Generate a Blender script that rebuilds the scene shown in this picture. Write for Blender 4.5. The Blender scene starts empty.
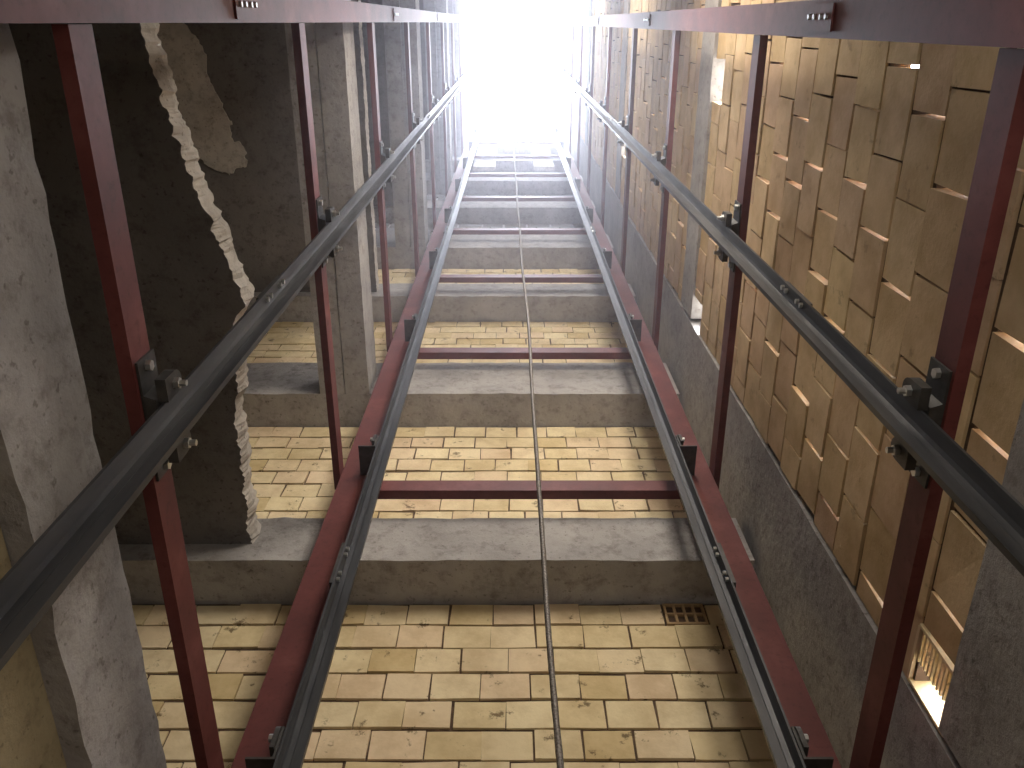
import bpy, bmesh, math, random
from mathutils import Vector, noise

random.seed(11)
S = bpy.context.scene
C = S.collection
PI = math.pi

# ------------------------------------------------------------------ camera
TILT = math.atan2(362, 850)                       # angle between the lens axis and the shaft's vertical
cd = bpy.data.cameras.new('camera')
cd.sensor_fit = 'HORIZONTAL'; cd.sensor_width = 36; cd.lens = 36 * 850 / 1024
cd.clip_start = 0.05; cd.clip_end = 200
cam = bpy.data.objects.new('camera', cd); C.objects.link(cam)
cam.location = (0, 0, 0)
cam.rotation_euler = (PI - TILT, 0, 0)            # looks up the shaft, tipped towards the back wall
S.camera = cam

# ------------------------------------------------------------------ light
w = bpy.data.worlds.new('sky'); S.world = w; w.use_nodes = True
nt = w.node_tree; nt.nodes.clear()
wo = nt.nodes.new('ShaderNodeOutputWorld'); bg = nt.nodes.new('ShaderNodeBackground')
tc = nt.nodes.new('ShaderNodeTexCoord'); sp = nt.nodes.new('ShaderNodeSeparateXYZ'); rmp = nt.nodes.new('ShaderNodeValToRGB')
nt.links.new(tc.outputs['Generated'], sp.inputs[0]); nt.links.new(sp.outputs['Z'], rmp.inputs[0])
rmp.color_ramp.elements[0].position = 0.0; rmp.color_ramp.elements[0].color = (.10, .10, .10, 1)
rmp.color_ramp.elements[1].position = 0.25; rmp.color_ramp.elements[1].color = (.80, .86, 1.0, 1)
nt.links.new(rmp.outputs[0], bg.inputs[0]); bg.inputs[1].default_value = 70.0
nt.links.new(bg.outputs[0], wo.inputs[0])

def area(name, loc, rot, sx, sy, power, col):
    l = bpy.data.lights.new(name, 'AREA'); l.shape = 'RECTANGLE'; l.size = sx; l.size_y = sy
    l.energy = power; l.color = col
    o = bpy.data.objects.new(name, l); o.location = loc; o.rotation_euler = rot; C.objects.link(o); return o
p_ = area('skylight_portal', (.1, .9, 20.2), (0, 0, 0), 2.5, 3.2, 1, (1, 1, 1)); p_.data.cycles.is_portal = True
# daylight and lamplight from the landing doorways in the front wall
DOOR = [(.95, 12, (1, .90, .78)), (4.75, 68, (1, .90, .78)), (8.6, 60, (1, .95, .93)), (12.4, 60, (.95, .95, 1))]
for z, pw, col in DOOR:
    l_ = area('doorway_light', (.62, -.74, z), (PI/2 - .12, 0, .30), .75, 1.7, pw, col); l_.data.spread = math.radians(150)
area('pit_fill_light', (.1, -.3, -.6), (PI - .35, 0, 0), .5, .5, 2.5, (1, .84, .66))  # added fill light from below, no real lamp stands in the pit

S.view_settings.view_transform = 'Standard'; S.view_settings.look = 'None'
S.view_settings.exposure = 0.0; S.view_settings.gamma = 1.0; S.view_settings.use_curve_mapping = False
S.cycles.use_denoising = True
S.cycles.max_bounces = 8; S.cycles.diffuse_bounces = 5; S.cycles.volume_bounces = 1
S.cycles.sample_clamp_indirect = 8.0

# ------------------------------------------------------------------ materials
def mat(name): 
    m = bpy.data.materials.new(name); m.use_nodes = True
    return m, m.node_tree, m.node_tree.nodes['Principled BSDF']
def lnk(t, a, b): t.links.new(a, b)
def ramp(t, fac, stops):
    r = t.nodes.new('ShaderNodeValToRGB'); e = r.color_ramp.elements
    e[0].position, e[0].color = stops[0][0], (*stops[0][1], 1)
    e[1].position, e[1].color = stops[-1][0], (*stops[-1][1], 1)
    for p, c in stops[1:-1]:
        x = e.new(p); x.color = (*c, 1)
    lnk(t, fac, r.inputs[0]); return r.outputs[0]
def nz(t, scale, detail=4, rough=.55, stretch=None):
    g = t.nodes.new('ShaderNodeNewGeometry'); n = t.nodes.new('ShaderNodeTexNoise')
    n.inputs['Scale'].default_value = scale; n.inputs['Detail'].default_value = detail; n.inputs['Roughness'].default_value = rough
    if stretch:
        mp = t.nodes.new('ShaderNodeMapping'); mp.inputs['Scale'].default_value = stretch
        lnk(t, g.outputs['Position'], mp.inputs[0]); lnk(t, mp.outputs[0], n.inputs['Vector'])
    else: lnk(t, g.outputs['Position'], n.inputs['Vector'])
    return n.outputs['Fac']
def mul(t, a, b, f=1.0):
    x = t.nodes.new('ShaderNodeMix'); x.data_type = 'RGBA'; x.blend_type = 'MULTIPLY'; x.inputs['Factor'].default_value = f
    lnk(t, a, x.inputs['A']); lnk(t, b, x.inputs['B']); return x.outputs['Result']
def bump(t, b, h, s, d):
    n = t.nodes.new('ShaderNodeBump'); n.inputs['Strength'].default_value = s; n.inputs['Distance'].default_value = d
    lnk(t, h, n.inputs['Height']); lnk(t, n.outputs[0], b.inputs['Normal'])

def concrete(name, lo, hi, scale=3.0):
    m, t, b = mat(name)
    c1 = ramp(t, nz(t, scale, 6, .6), [(.3, lo), (.7, hi)])
    c2 = ramp(t, nz(t, 14, 5, .7), [(.30, (.62, .6, .58)), (.5, (1, 1, 1))])
    c3 = ramp(t, nz(t, 45, 2, .5), [(.28, (.45, .42, .4)), (.36, (1, 1, 1))])
    lnk(t, mul(t, mul(t, c1, c2), c3, .7), b.inputs['Base Color']); b.inputs['Roughness'].default_value = .93
    bump(t, b, nz(t, 26, 6, .65), .55, .012); return m
M = {}
M['conc'] = concrete('cast_concrete', (.27, .255, .245), (.42, .40, .38))
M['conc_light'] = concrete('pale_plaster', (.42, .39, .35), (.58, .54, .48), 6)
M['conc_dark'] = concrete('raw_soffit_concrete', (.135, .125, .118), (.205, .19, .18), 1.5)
M['conc_blue'] = concrete('grey_render', (.25, .25, .27), (.38, .38, .41), 2)
M['plaster_ochre'] = concrete('ochre_plaster', (.26, .21, .12), (.36, .30, .18), 3)

def brickmat(name, stops, stain=.5):
    m, t, b = mat(name)
    g = t.nodes.new('ShaderNodeNewGeometry')
    c1 = ramp(t, g.outputs['Random Per Island'], stops)
    c2 = ramp(t, nz(t, 7, 5, .6), [(.35, (.80, .76, .70)), (.6, (1, 1, 1))])
    c3 = ramp(t, nz(t, 9.5, 6, .72), [(.335, (.22, .18, .14)), (.395, (1, 1, 1))])
    lnk(t, mul(t, mul(t, c1, c2), c3, stain), b.inputs['Base Color']); b.inputs['Roughness'].default_value = .82
    bump(t, b, nz(t, 60, 4, .6), .35, .004); return m
M['brick'] = brickmat('yellow_clay_block', [(0, (.70, .57, .33)), (.3, (.78, .66, .42)), (.6, (.74, .58, .38)), (.8, (.82, .70, .44)), (1, (.64, .50, .26))], .9)
M['brick_r'] = brickmat('tan_clay_block', [(0, (.56, .41, .22)), (.35, (.66, .50, .29)), (.7, (.57, .40, .25)), (1, (.70, .54, .30))], .35)
M['brick_g'] = brickmat('grey_block', [(0, (.33, .33, .34)), (1, (.42, .42, .43))], .3)
m, t, b = mat('dark_mortar'); lnk(t, ramp(t, nz(t, 30), [(.3, (.06, .038, .024)), (.7, (.15, .095, .06))]), b.inputs['Base Color']); b.inputs['Roughness'].default_value = .95; M['mortar'] = m
m, t, b = mat('white_mortar'); lnk(t, ramp(t, nz(t, 30), [(.3, (.6, .6, .6)), (.7, (.8, .8, .8))]), b.inputs['Base Color']); M['mortar_w'] = m
m, t, b = mat('terracotta'); lnk(t, ramp(t, nz(t, 20), [(.3, (.46, .30, .15)), (.7, (.60, .42, .22))]), b.inputs['Base Color']); b.inputs['Roughness'].default_value = .8; M['terra'] = m
m, t, b = mat('red_oxide_primer')
c = ramp(t, nz(t, 5, 6, .6), [(.3, (.092, .023, .020)), (.55, (.132, .034, .030)), (.75, (.19, .062, .054))])
lnk(t, mul(t, c, ramp(t, nz(t, 40, 4, .7), [(.3, (.6, .55, .5)), (.45, (1, 1, 1))]), .6), b.inputs['Base Color'])
b.inputs['Roughness'].default_value = .58; b.inputs['Specular IOR Level'].default_value = .3
bump(t, b, nz(t, 50, 4), .12, .002); M['red'] = m
m, t, b = mat('rail_steel')
lnk(t, ramp(t, nz(t, 8, 5, .6, (1, 1, .15)), [(.3, (.035, .036, .039)), (.7, (.105, .107, .112))]), b.inputs['Base Color'])
b.inputs['Metallic'].default_value = .6
lnk(t, ramp(t, nz(t, 30, 3, .6, (1, 1, .1)), [(.3, (.32, .32, .32)), (.7, (.5, .5, .5))]), b.inputs['Roughness']); M['rail'] = m
m, t, b = mat('black_bracket_steel'); lnk(t, ramp(t, nz(t, 25), [(.3, (.035, .033, .03)), (.7, (.08, .075, .07))]), b.inputs['Base Color'])
b.inputs['Roughness'].default_value = .5; b.inputs['Metallic'].default_value = .4; M['black'] = m
m, t, b = mat('zinc_bolt'); b.inputs['Base Color'].default_value = (.62, .62, .6, 1); b.inputs['Metallic'].default_value = .9; b.inputs['Roughness'].default_value = .35; M['zinc'] = m
m, t, b = mat('wire_rope')
lnk(t, ramp(t, nz(t, 160, 2, .5), [(.35, (.10, .085, .07)), (.65, (.27, .24, .21))]), b.inputs['Base Color']); b.inputs['Roughness'].default_value = .55; b.inputs['Metallic'].default_value = .3; M['rope'] = m

# ------------------------------------------------------------------ helpers
def link(name, bm, m, parent=None, smooth=False):
    me = bpy.data.meshes.new(name)
    if smooth:
        for f in bm.faces: f.smooth = True
    bmesh.ops.recalc_face_normals(bm, faces=bm.faces[:])
    bm.to_mesh(me); bm.free(); me.materials.append(m)
    o = bpy.data.objects.new(name, me); C.objects.link(o)
    if parent: o.parent = parent
    return o
def tag(o, label, cat, group=None):
    o['label'] = label; o['category'] = cat
    if group: o['group'] = group
    return o
def struct(o): o['kind'] = 'structure'; return o
def empty(name, loc):
    o = bpy.data.objects.new(name, None); o.location = loc; o.empty_display_size = .05; C.objects.link(o); return o
def box(bm, x0, x1, y0, y1, z0, z1, j=0.0):
    r = (lambda: random.uniform(-j, j)) if j else (lambda: 0)
    v = [bm.verts.new((x + r(), y + r(), z + r())) for z in (z0, z1) for y in (y0, y1) for x in (x0, x1)]
    for q in ((0,2,3,1), (4,5,7,6), (0,1,5,4), (2,6,7,3), (0,4,6,2), (1,3,7,5)): bm.faces.new([v[i] for i in q])
def bevelled(bm, wd, seg=2):
    bmesh.ops.bevel(bm, geom=bm.edges[:], offset=wd, segments=seg, affect='EDGES', profile=.6)
def prism(bm, pts, axis, a, b):
    """closed outline pts swept along an axis from a to b"""
    def P(p, s):
        return {'x': (s, p[0], p[1]), 'y': (p[0], s, p[1]), 'z': (p[0], p[1], s)}[axis]
    A = [bm.verts.new(P(p, a)) for p in pts]; B = [bm.verts.new(P(p, b)) for p in pts]
    n = len(pts)
    for i in range(n): bm.faces.new((A[i], A[(i+1) % n], B[(i+1) % n], B[i]))
    bm.faces.new(A[::-1]); bm.faces.new(B)
def rough_bar(bm, outline, axis, a, b, amp=.007, step=.09, ring=4, seed=0):
    """a cast concrete bar: its outline is subdivided and swept in short steps with uneven surfaces and edges"""
    pts = []
    n = len(outline)
    for i in range(n):
        p, q = Vector(outline[i]), Vector(outline[(i+1) % n])
        for k in range(ring): pts.append(p.lerp(q, k / ring))
    ns = max(2, int(abs(b - a) / step)); rows = []
    for s in range(ns + 1):
        u = a + (b - a) * s / ns; row = []
        for i, p in enumerate(pts):
            v = Vector({'x': (u, p.x, p.y), 'y': (p.x, u, p.y), 'z': (p.x, p.y, u)}[axis])
            k = 1.6 if i % ring == 0 else .7
            d = noise.noise_vector(v * 3.1 + Vector((seed, 0, 0))) * amp * .28 + noise.noise_vector(v * 21 + Vector((0, seed, 3))) * amp * (.55 if i % ring == 0 else .15)
            if s in (0, ns): d = Vector((0, 0, 0))
            row.append(bm.verts.new(v + d))
        rows.append(row)
    m_ = len(pts)
    for r0, r1 in zip(rows, rows[1:]):
        for i in range(m_): bm.faces.new((r0[i], r0[(i+1) % m_], r1[(i+1) % m_], r1[i]))
    bm.faces.new(rows[0][::-1]); bm.faces.new(rows[-1])
def cyl(bm, c, r, h, axis, n=6):
    c = Vector(c); A = []; B = []
    for i in range(n):
        a = 2 * PI * i / n; u, v = r * math.cos(a), r * math.sin(a)
        d = {'x': Vector((0, u, v)), 'y': Vector((u, 0, v)), 'z': Vector((u, v, 0))}[axis]
        e = {'x': Vector((h, 0, 0)), 'y': Vector((0, h, 0)), 'z': Vector((0, 0, h))}[axis]
        A.append(bm.verts.new(c + d)); B.append(bm.verts.new(c + d + e))
    for i in range(n): bm.faces.new((A[i], A[(i+1) % n], B[(i+1) % n], B[i]))
    bm.faces.new(A[::-1]); bm.faces.new(B)

ORD = ['lowest', 'second lowest', 'third from the bottom', 'fourth from the bottom', 'fifth from the bottom', 'sixth from the bottom',
       'seventh from the bottom', 'eighth from the bottom', 'ninth from the bottom', 'tenth from the bottom', 'eleventh from the bottom']

ZT = 20.0                                         # top of the shaft, open to the sky
ZF = -1.3                                         # pit floor
YB, YP = 2.5, 2.265                               # brick face of the back wall, front of its beams
XR = 1.15                                         # inner face of the right brick wall
XL = -.945                                        # inner face of the left beams
BEAM = [(1.42, .31), (3.26, .36), (5.15, .56), (7.33, .40), (9.12, .62), (11.28, .5), (13.35, .5), (15.45, .4), (17.4, .4)]
BAR = [1.77 + 1.9 * k for k in range(10)]

# ------------------------------------------------------------------ setting
bm = bmesh.new(); box(bm, -3.4, 1.6, -1.0, 2.9, ZF - .2, ZF); struct(link('floor', bm, M['conc']))

def block_wall(bmB, bmM, plane, u0, u1, z0, z1, face, deep, lu, lz, skip=None, out=1, open_p=0.0, gap=(.004, .011), mrt=.012, holes=()):
    """running-bond blocks; plane 'y' runs along x, plane 'x' runs along y. Each block is its own closed box."""
    row = 0; z = z0
    while z < z1 - .03:
        h = min(lz, z1 - z); off = (row % 2) * lu * .5 + random.uniform(-.035, .035)
        u = u0 - off
        gz = random.uniform(.008, .017) if plane == 'y' else random.uniform(.011, .019)
        while u < u1:
            L = lu * random.uniform(.93, 1.06); a, b_ = max(u, u0), min(u + L, u1)
            opn = random.random() < open_p
            g = random.uniform(.007, .016) if opn else random.uniform(*gap)
            for (h0, h1, k0, k1) in holes:
                if k0 < z + h / 2 < k1 and b_ > h0 and a < h1:
                    if a < h0: b_ = h0; opn = True
                    elif b_ > h1: a = h1
                    else: b_ = a
            if b_ - a > .03 and not (skip and skip((a + b_) / 2, z + h / 2)):
                d0 = face + out * random.uniform(0, .007); d1 = face + out * deep
                zz0, zz1 = z + random.uniform(0, .004), z + h - gz + random.uniform(-.003, .003)
                if plane == 'y': box(bmB, a, b_ - g, min(d0, d1), max(d0, d1), zz0, zz1, .0025)
                else: box(bmB, min(d0, d1), max(d0, d1), a, b_ - g, zz0, zz1, .003)
                if not opn and b_ < u1:
                    e0, e1 = sorted((face + out * (mrt + .004), face + out * (deep - .01)))
                    if plane == 'y': pass
                    else: box(bmM, e0, e1, b_ - g - .002, b_ + .002, z, z + h)
            u += L
        if plane == 'x':
            e0, e1 = sorted((face + out * mrt, face + out * (deep - .01)))
            box(bmM, e0, e1, u0, u1, z + h - gz - .004, z + h + .004) if z + h < z1 - .01 else None
        z += h; row += 1

# back wall: yellow blocks over a recessed bed of mortar; grey blocks high up
bmB = bmesh.new(); bmM = bmesh.new()
def skipb(x, z): return (.70 < x < .89 and 3.11 < z < 3.25)
for (a, b_) in [(.2, 1.42)] + [(BEAM[i][0] + BEAM[i][1], BEAM[i+1][0]) for i in range(0, 4)]:
    n = round((b_ - a) / .150); block_wall(bmB, bmM, 'y', -3.1, 1.2, a, b_, YB, .06, .200, (b_ - a) / n, skip=skipb, gap=(.001, .012))
wb = struct(link('wall_back', bmB, M['brick']))
box(bmM, -3.1, 1.3, YB + .014, YB + .3, ZF, ZT)
link('mortar', bmM, M['mortar'], wb)
bmG = bmesh.new(); bmW = bmesh.new()
for i in range(4, 8):
    a, b_ = BEAM[i][0] + BEAM[i][1], BEAM[i+1][0]
    block_wall(bmG, bmW, 'y', -3.1, 1.2, a, b_, YB - .03, .03, .30, (b_ - a) / 7, gap=(.02, .03))
link('grey_blocks', bmG, M['brick_g'], wb)
box(bmW, -3.1, 1.2, YB - .012, YB - .001, BEAM[4][0] + .6, ZT)
link('white_mortar', bmW, M['mortar_w'], wb)

# right wall: tan blocks whose open joints let daylight in
bmB = bmesh.new(); bmM = bmesh.new()
HOLES = [(1.553, 1.77, 1.74, 1.93),                                   # room for the ventilation block
         (1.60, 1.77, 4.92, 5.14), (.20, .42, 4.92, 5.14), (1.1, 1.28, 8.9, 9.1)]   # gaps left under the beams
RS = [(ZF, BEAM[0][0]), (BEAM[0][0] + .31, BEAM[2][0]), (5.15 + .34, BEAM[4][0]), (9.12 + .36, BEAM[6][0]), (13.35 + .36, BEAM[8][0]), (17.4 + .36, ZT)]
for (a, b_) in RS:
    n = round((b_ - a) / .208)
    block_wall(bmB, bmM, 'x', -.6, 1.768, a, b_, XR, .085, .25, (b_ - a) / n, holes=HOLES, open_p=.45, gap=(.004, .010))
box(bmM, 1.237, 1.31, 1.72, 1.80, ZF, ZT)  # unseen outer strip added behind the corner joint to block leaking sky light
wr = struct(link('wall_right', bmB, M['brick_r'])); link('mortar', bmM, M['mortar'], wr)
# left side: the far wall of the stair well and the low wall under the first beam
bm = bmesh.new(); box(bm, -3.4, -3.1, -.75, 2.8, ZF, ZT + .25); struct(link('wall_left', bm, M['conc_blue']))
bm = bmesh.new(); box(bm, -1.25, -1.0, -.6, YP, ZF, 1.42); struct(link('wall_lower_left', bm, M['plaster_ochre']))
# front wall with a doorway at each landing
bm = bmesh.new()
ed = [ZF] + [v for z, _, _ in DOOR for v in (z - 1.05, z + 1.05)] + [ZT]
for i in range(0, len(ed), 2): box(bm, -3.1, 1.3, -.75, -.6, ed[i], ed[i+1])
for z, _, _ in DOOR:
    box(bm, -3.1, .15, -.75, -.6, z - 1.05, z + 1.05); box(bm, 1.12, 1.3, -.75, -.6, z - 1.05, z + 1.05)
# closed lobby shell added behind the doorways to keep sky light out
box(bm, -3.1, 1.3, -2.1, -2.0, ZF, ZT); box(bm, -3.1, -3.0, -2.0, -.75, ZF, ZT); box(bm, 1.2, 1.3, -2.0, -.75, ZF, ZT); box(bm, -3.1, 1.3, -2.1, -.6, ZT, ZT + .2)
struct(link('wall_front', bm, M['conc_blue']))
bm = bmesh.new(); box(bm, -3.1, XL, -.6, YB, ZT, ZT + .25); struct(link('ceiling', bm, M['conc_blue']))

# corner column at the right end of the back wall
bm = bmesh.new(); rough_bar(bm, [(1.143, 1.77), (1.36, 1.77), (1.36, 2.49), (1.143, 2.49)], 'z', ZF, ZT, .006, .25, 5, 3)
tag(link('concrete_column', bm, M['conc']), 'tall grey concrete corner column between the back and right brick walls', 'column')

# ------------------------------------------------------------------ concrete beams and landings
for i, (z, h) in enumerate(BEAM):
    bm = bmesh.new(); rough_bar(bm, [(YP, z), (YB + .013, z), (YB + .013, z + h), (YP, z + h)], 'x', -3.09, 1.11, .011, .07, 4, i * 7.1)
    if i == 0: bm.free(); continue                                    # below the picture's lower edge
    tag(link('concrete_beam', bm, M['conc']), 'grey concrete beam across the back brick wall, %s in the photo' % ORD[i-1], 'beam', 'beams across the back wall')
for n, i in enumerate(range(0, 9, 2)):
    z, h = BEAM[i][0], [.31, .34, .36, .36, .36][n]
    bm = bmesh.new(); rough_bar(bm, [(XR - .01, z), (XR + .12, z), (XR + .12, z + h), (XR - .01, z + h)], 'y', -.6, 1.74, .007, .09, 4, i + 40)
    tag(link('concrete_beam', bm, M['conc']), 'grey concrete beam along the right brick wall, %s' % ORD[n], 'beam', 'beams along the right wall')
    bm = bmesh.new()
    rough_bar(bm, [(-1.25, z), (XL, z), (XL, z + h), (-1.25, z + h)] if n == 0 else [(-1.10, z), (XL, z), (XL, z + h), (-1.10, z + h)], 'y', -.6, YP, .014 if n == 0 else .005, .06, 5, i + 80)
    if n: 
        rough_bar(bm, [(-1.27, z), (-1.107, z), (-1.107, z + h), (-1.27, z + h)], 'y', -.6, YP, .004, .09, 3, i + 90)
    tag(link('concrete_beam', bm, M['conc']), ('rough grey concrete beam on the left with ragged lower edge, at the lower left corner', 'grey concrete edge beam in the left stair opening with a lengthwise seam, nearest complete one',
        'grey concrete edge beam on the left, next above the seamed one', 'grey edge beam high on the left near the bright opening', 'topmost grey edge beam on the left beside the bright opening')[n], 'beam', 'edge beams along the left side')
EDGE = [(-.6, -1.42), (0.0, -1.366), (.2, -1.335), (.46, -1.29), (.8, -1.19), (1.06, -1.115), (1.2, -1.17), (1.6, -1.215), (YP, -1.235)]
def edge_at(y):
    for (a, xa), (b_, xb) in zip(EDGE, EDGE[1:]):
        if a <= y <= b_: return xa + (xb - xa) * (y - a) / (b_ - a)
    return EDGE[-1][1]
for n, i in enumerate((1, 3, 5, 7)):
    z0 = BEAM[i][0] + .13; z1 = z0 + .15
    bm = bmesh.new(); N = 240; rows = []
    for s in range(N + 1):
        y = -.6 + (YP + .6) * s / N
        xe = edge_at(y) if n == 0 else -1.235
        row = []
        for (x, z, e) in ((-3.09, z0, 0), (xe - .25, z0, 0), (xe, z0, 1), (xe + .01, (z0 + z1) / 2, 1), (xe, z1, 1), (-3.09, z1, 0)):
            d = Vector((0, 0, 0))
            if e: d = (1 if n == 0 else .3) * Vector((noise.noise((y * 9, z * 3, n)) * .022 + noise.noise((y * 31, z * 7, n)) * .016 + noise.noise((y * 75, z * 9, n)) * .010, 0, noise.noise((y * 14, 5, z)) * .012))
            row.append(bm.verts.new(Vector((x, y, z)) + d))
        rows.append(row)
    for r0, r1 in zip(rows, rows[1:]):
        for k in range(6): bm.faces.new((r0[k], r0[(k+1) % 6], r1[(k+1) % 6], r1[k]))
    bm.faces.new(rows[0][::-1]); bm.faces.new(rows[-1])
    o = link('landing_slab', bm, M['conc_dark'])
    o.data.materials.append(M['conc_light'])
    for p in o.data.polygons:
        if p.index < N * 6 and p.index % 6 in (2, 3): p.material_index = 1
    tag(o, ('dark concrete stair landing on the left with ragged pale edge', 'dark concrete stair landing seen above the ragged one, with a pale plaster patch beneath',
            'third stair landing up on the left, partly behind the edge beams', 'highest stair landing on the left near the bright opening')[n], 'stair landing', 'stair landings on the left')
    if n == 1:
        bm = bmesh.new()
        pts = [(-2.66, -.1), (-3.08, -.1), (-3.08, 1.0), (-2.9, 1.1), (-2.75, 1.02), (-2.62, 1.12), (-2.45, 1.2), (-2.28, 1.16), (-2.25, 1.0), (-2.37, .9), (-2.42, .6), (-2.55, .2)]
        rag = []
        for a_, b_ in zip(pts, pts[1:] + pts[:1]):
            for k_ in range(12):
                p = Vector(a_).lerp(Vector(b_), k_ / 12); d = noise.noise_vector((p.x * 9, p.y * 9, 3)) * .05 + noise.noise_vector((p.x * 31, p.y * 31, 7)) * .025
                rag.append((max(p.x + d.x, -3.085), p.y + d.y))
        prism(bm, rag, 'z', z0 - .02, z0)
        q = link('plaster_patch', bm, M['conc_light'], o); q['label'] = 'pale beige plaster patch with a ragged end'

# piers and louvres at the top of the back wall
for x0, x1, lab in ((-.64, -.28, 'pale concrete pier at the top of the back wall, left of the rope'), (.36, .70, 'pale concrete pier at the top of the back wall, right of the rope')):
    bm = bmesh.new(); rough_bar(bm, [(x0, YP - .08), (x1, YP - .08), (x1, YP - .014), (x0, YP - .014)], 'z', BEAM[6][0] + .9, ZT, .006, .3, 3, 5)
    tag(link('concrete_pier', bm, M['conc_light']), lab, 'pier', 'piers at the top of the back wall')

# hollow clay block let into the back wall, open cells facing the shaft
e = empty('hollow_block', (.795, YB, 3.18)); tag(e, 'terracotta hollow block with open cells in the yellow back wall, under the lowest beam', 'brick')
bm = bmesh.new()
X0, X1, Z0, Z1 = -.088, .088, -.066, .066
for k in range(5): xx = X0 + (X1 - X0) * k / 4; box(bm, xx - .006, xx + .006, .0, .012, Z0, Z1)
for k in range(3): zz = Z0 + (Z1 - Z0) * k / 2; box(bm, X0 - .006, X1 + .006, .0, .012, zz - .006, zz + .006)
link('cell_grid', bm, M['terra'], e)
bm = bmesh.new(); box(bm, X0, X1, .0125, .0135, Z0, Z1); link('cell_back', bm, M['mortar'], e)
# ventilation block low in the right wall, daylight behind its fins
e = empty('ventilation_block', (XR, 1.66, 1.83)); tag(e, 'slatted clay ventilation block with daylight shining through, low in the right wall', 'brick')
bm = bmesh.new()
box(bm, 0, .085, -.1, -.09, -.11, .11); box(bm, 0, .085, .09, .1, -.11, .11); box(bm, 0, .085, -.09, .09, -.116, -.104); box(bm, 0, .085, -.09, .09, .104, .116)
link('block_frame', bm, M['brick'], e)
bm = bmesh.new()
for k in range(1, 11): zz = -.104 + .208 * k / 11; box(bm, .002, .075, -.09, .012, zz - .0035, zz + .0035)
link('fins', bm, M['brick'], e)

# ------------------------------------------------------------------ steel frame
def channel(bm, x0, x1, y0, y1, z0, z1): box(bm, x0, x1, y0, y1, z0, z1); bevelled(bm, .004, 2)
posts = [
    ('left', 'back', [(-.84, 2.05), (-.66, 2.05), (-.66, 2.12), (-.668, 2.12), (-.668, 2.06), (-.832, 2.06), (-.832, 2.12), (-.84, 2.12)], 'broad maroon steel post at the back left, carrying the left back rail'),
    ('right', 'back', [(.845, 2.05), (.985, 2.05), (.985, 2.12), (.977, 2.12), (.977, 2.06), (.853, 2.06), (.853, 2.12), (.845, 2.12)], 'broad maroon steel post at the back right, carrying the right back rail'),
    ('left', 'front', [(-.84, -.10), (-.832, -.10), (-.832, .002), (-.905, .002), (-.905, -.006), (-.84, -.006)], 'maroon steel post running along the top edge of the photo, left half'),
    ('right', 'front', [(.967, -.065), (.975, -.065), (.975, .038), (1.05, .038), (1.05, .046), (.967, .046)], 'maroon steel post running along the top edge of the photo, right half')]
for sd, pl, pts, lab in posts:
    r = empty('steel_post', (0, 0, 0)); tag(r, lab, 'post', 'corner posts of the steel frame')
    z = ZF; k = 0
    bm = bmesh.new(); prism(bm, pts, 'z', ZF, ZT - .3); link('shaft_channel', bm, M['red'], r)
    if pl == 'front':                                                 # bolted splice plates where lengths meet
        for zz in (2.9, 6.6, 10.4, 14.2):
            xa = pts[1][0] + .001 if sd == 'left' else pts[0][0] - .007
            bm = bmesh.new(); box(bm, xa, xa + .006, pts[0][1] + .012, pts[0][1] + .092, zz - .12, zz + .12)
            q = link('splice_plate', bm, M['red'], r)
            for dz in (-.08, -.03, .03, .08):
                bm = bmesh.new(); cyl(bm, (xa + .006 if sd == 'left' else xa, pts[0][1] + .05, zz + dz), .009, .008 if sd == 'left' else -.008, 'x')
                link('bolt', bm, M['zinc'], q)
# crossbars: pressed channels, 100 mm high, one per level on each side
def bar_outline(a, b_, z, inner):
    """C section open towards the outside; a = inner face, b_ = outer side"""
    s = 1 if b_ > a else -1; tk = .007 * s
    return [(a, z), (b_, z), (b_, z + .007), (a + tk, z + .007), (a + tk, z + .093), (b_, z + .093), (b_, z + .1), (a, z + .1)]
for k, z in enumerate(BAR):
    zb = z - .02
    if k:
        bm = bmesh.new(); prism(bm, bar_outline(2.125, 2.175, zb, 1), 'x', -.84, .985)
        o = link('steel_crossbar', bm, M['red']); tag(o, 'horizontal maroon crossbar in front of the back brick wall, %s' % ORD[k-1], 'crossbar', 'crossbars of the back frame')
    bm = bmesh.new(); prism(bm, bar_outline(-.842, -.874, zb, 1), 'y', .004, 2.12)
    o = link('steel_crossbar', bm, M['red']); tag(o, ('maroon crossbar on the left frame side, nearest the camera and largest' if k == 0 else 'maroon crossbar on the left frame side, %s' % ORD[k]), 'crossbar', 'crossbars of the left frame')
    bm = bmesh.new(); prism(bm, bar_outline(.987, 1.019, zb, 1), 'y', .048, 2.12)
    o = link('steel_crossbar', bm, M['red']); tag(o, ('dark maroon crossbar on the right frame side, nearest the camera and largest' if k == 0 else 'dark maroon crossbar on the right frame side, %s' % ORD[k]), 'crossbar', 'crossbars of the right frame')

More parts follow.
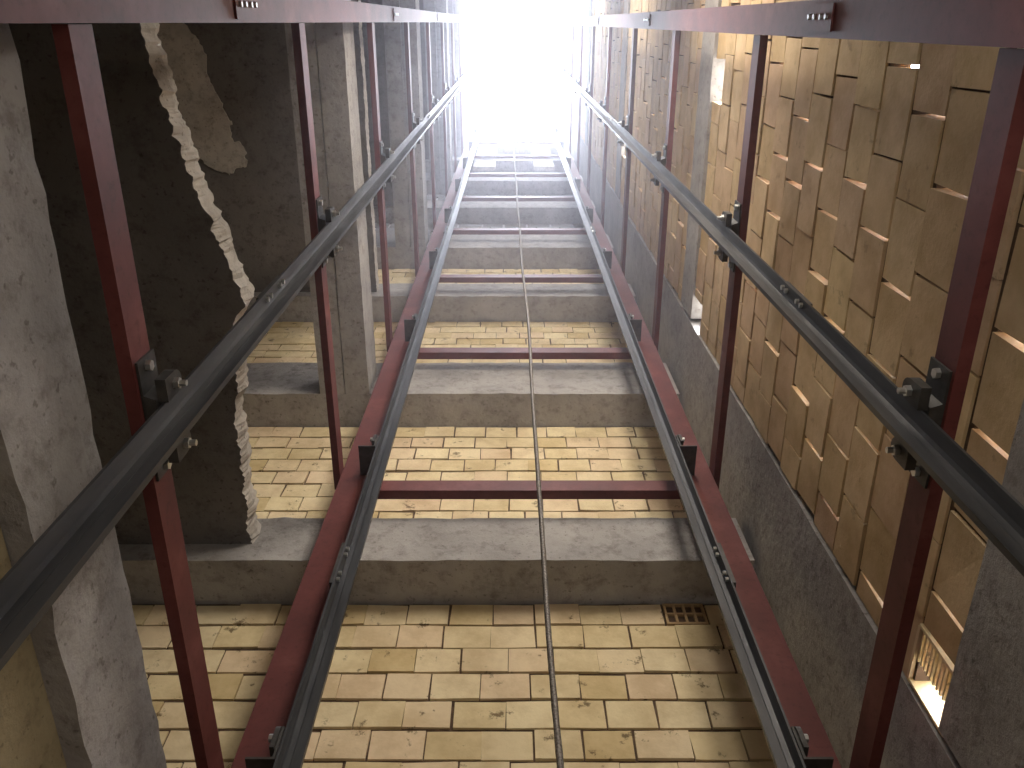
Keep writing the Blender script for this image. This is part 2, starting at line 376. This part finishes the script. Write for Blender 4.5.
# guide rails: T sections in 5 m lengths with fishplates
def t_outline(xb, s, y, base=.09, hgt=.065, tb=.012, tw=.016):
    """base plate at xb, blade reaching s*hgt"""
    h = base / 2; w_ = tw / 2
    return [(xb, y - h), (xb + s * tb * .6, y - h), (xb + s * tb, y - h * .35), (xb + s * tb * 1.3, y - w_ * .8), (xb + s * hgt * .5, y - w_ * .7), (xb + s * hgt * .55, y - w_), (xb + s * hgt, y - w_),
            (xb + s * hgt, y + w_), (xb + s * hgt * .55, y + w_), (xb + s * hgt * .5, y + w_ * .7), (xb + s * tb * 1.3, y + w_ * .8), (xb + s * tb, y + h * .35), (xb + s * tb * .6, y + h), (xb, y + h)]
RAIL = [
    (-.66, 1, 1.935, .085, 'guide rail at the back left, beside the broad maroon post', 'back left'),
    (.812, -1, 1.935, .085, 'guide rail at the back right, beside the broad maroon post', 'back right'),
    (-.80, 1, .85, .095, 'grey steel guide rail crossing the left frame side diagonally', 'left side'),
    (.945, -1, .87, .095, 'grey steel guide rail crossing the right frame side diagonally', 'right side')]
for xb, s, y, base, lab, where in RAIL:
    r = empty('guide_rail', (xb, y, ZF)); tag(r, lab, 'rail', 'lift guide rails')
    bm = bmesh.new(); prism(bm, t_outline(0, s, 0, base), 'z', .0, ZT - .3 - ZF); link('rail_profile', bm, M['rail'], r)
    for zz in (2.72, 8.4, 14.1):
        bm = bmesh.new(); x_ = -s * .001; box(bm, min(x_, x_ - s * .012), max(x_, x_ - s * .012), -base / 2 + .004, base / 2 - .004, zz - .13 - ZF, zz + .13 - ZF)
        q = link('fishplate', bm, M['black'], r)
        for dz in (-.1, -.06, .06, .1):
            for dy in (-.03, .03):
                bm = bmesh.new(); cyl(bm, (s * .008, dy, zz + dz - ZF), .009, s * .012, 'x'); link('bolt', bm, M['zinc'], q)

def bracket_side(sd):
    """clip bracket between a side crossbar and its rail; origin on the crossbar's inner face, s towards the shaft"""
    s = 1 if sd == 'left' else -1
    r = empty('rail_bracket', (0, 0, 0)); D = .041
    bm = bmesh.new()
    pts = [(0, -.15), (s * .006, -.15), (s * .006, -.07), (s * (D - .008), -.06), (s * (D - .008), .06), (s * .006, .07), (s * .006, .15), (0, .15)]
    prism(bm, pts, 'z', -.01, .085); link('bracket_plate', bm, M['black'], r)
    for dy in (-.078, .078):                                          # forged clips holding the rail's foot
        n = 10; o_ = [(dy + .028 * math.cos(PI * i / n), .055 + .036 * math.sin(PI * i / n)) for i in range(n + 1)] + [(dy - .028, .0), (dy + .028, .0)]
        bm = bmesh.new(); prism(bm, o_, 'x', s * (D - .008), s * (D + .016)); q = link('clip', bm, M['black'], r)
        bm = bmesh.new(); cyl(bm, (s * (D + .016), dy, .05), .014, s * .012, 'x')
        cyl(bm, (s * (D + .0275), dy, .05), .008, s * .016, 'x', 8); link('bolt', bm, M['zinc'], r)
    for dy in (-.128, .128):
        bm = bmesh.new(); cyl(bm, (s * .006, dy, .035), .013, s * .012, 'x'); link('bolt', bm, M['zinc'], r)
    return r
def bracket_back(sd):
    """U bracket standing off the broad post and gripping the rail foot; origin at the post's front face"""
    s = 1 if sd == 'left' else -1
    r = empty('rail_bracket', (0, 0, 0))
    bm = bmesh.new()
    x0, x1 = (-s * .085, -s * .002); a, b_ = sorted((x0, x1))
    box(bm, a, b_, -.16, 0, .0, .008); box(bm, a, b_, -.008, 0, .008, .12)
    q = sorted((-s * .010, -s * .002)); box(bm, q[0], q[1], -.16, -.008, .008, .12)
    link('bracket_plate', bm, M['black'], r)
    for dy in (-.155, -.078):
        n = 8; o_ = [(dy + .018 * math.cos(PI * i / n), .09 + .03 * math.sin(PI * i / n)) for i in range(n + 1)] + [(dy - .018, .03), (dy + .018, .03)]
        bm = bmesh.new(); prism(bm, o_, 'x', -s * .024, -s * .010); link('clip', bm, M['black'], r)
        bm = bmesh.new(); cyl(bm, (-s * .024, dy, .08), .012, -s * .014, 'x'); link('bolt', bm, M['zinc'], r)
    for dz in (.045, .095):
        bm = bmesh.new(); cyl(bm, (-s * .055, -.008, dz), .011, -.012, 'y'); link('bolt', bm, M['zinc'], r)
    return r
def clone(r):
    c = r.copy(); C.objects.link(c)
    for ch in r.children:
        d = ch.copy(); C.objects.link(d); d.parent = c
    return c
for make, sd, x, y, where in ((bracket_side, 'left', -.841, .85, 'left side rail'), (bracket_side, 'right', .986, .87, 'right side rail'),
                              (bracket_back, 'left', -.66, 2.05, 'back left rail'), (bracket_back, 'right', .812, 2.05, 'back right rail')):
    src = make(sd)
    for k, z in enumerate(BAR):
        o = src if k == 0 else clone(src)
        o.location = (x, y, z)
        tag(o, 'black steel bracket with bolts fixing the %s, %s' % (where, ORD[k]), 'bracket', 'brackets of the ' + where)

# ------------------------------------------------------------------ hoist rope
RX = [(-2, .16), (0, .135), (1.38, .109), (1.88, .098), (2.6, .091), (3.95, .092), (5.97, .064), (11.1, .022), (21, .0)]
def rope_x(z):
    for (a, xa), (b_, xb) in zip(RX, RX[1:]):
        if z <= b_: return xa + (xb - xa) * (z - a) / (b_ - a)
    return RX[-1][1]
bm = bmesh.new(); prev = None; NS = 160
for i in range(NS + 1):
    z = -1.2 + (ZT + 1.0) * i / NS
    c = Vector((rope_x(z) + .003 * math.sin(z * 3.1), 1.5, z))
    ring = [bm.verts.new(c + Vector((.0085 * math.cos(a), .0085 * math.sin(a), 0))) for a in [2 * PI * q / 8 + i * .7 for q in range(8)]]
    if prev:
        for q in range(8): bm.faces.new((prev[q], prev[(q+1) % 8], ring[(q+1) % 8], ring[q]))
    prev = ring
tag(link('hoist_rope', bm, M['rope'], smooth=True), 'thin brown steel hoist rope hanging down the middle of the shaft', 'rope')

# ------------------------------------------------------------------ scattering volume in the upper shaft, added to imitate lens glare
m = bpy.data.materials.new('glare_veil'); m.use_nodes = True; t = m.node_tree; t.nodes.clear()
o_ = t.nodes.new('ShaderNodeOutputMaterial'); v_ = t.nodes.new('ShaderNodeVolumeScatter')
v_.inputs['Color'].default_value = (.90, .90, 1, 1); v_.inputs['Density'].default_value = .023; v_.inputs['Anisotropy'].default_value = .72
t.links.new(v_.outputs[0], o_.inputs['Volume'])
bm = bmesh.new(); box(bm, XL, XR - .03, -.58, YP - .03, 3.0, ZT - .05)
h_ = link('haze', bm, m); h_['kind'] = 'stuff'; h_['label'] = 'added bright haze imitating lens glare in the upper shaft under the opening'; h_['category'] = 'haze'
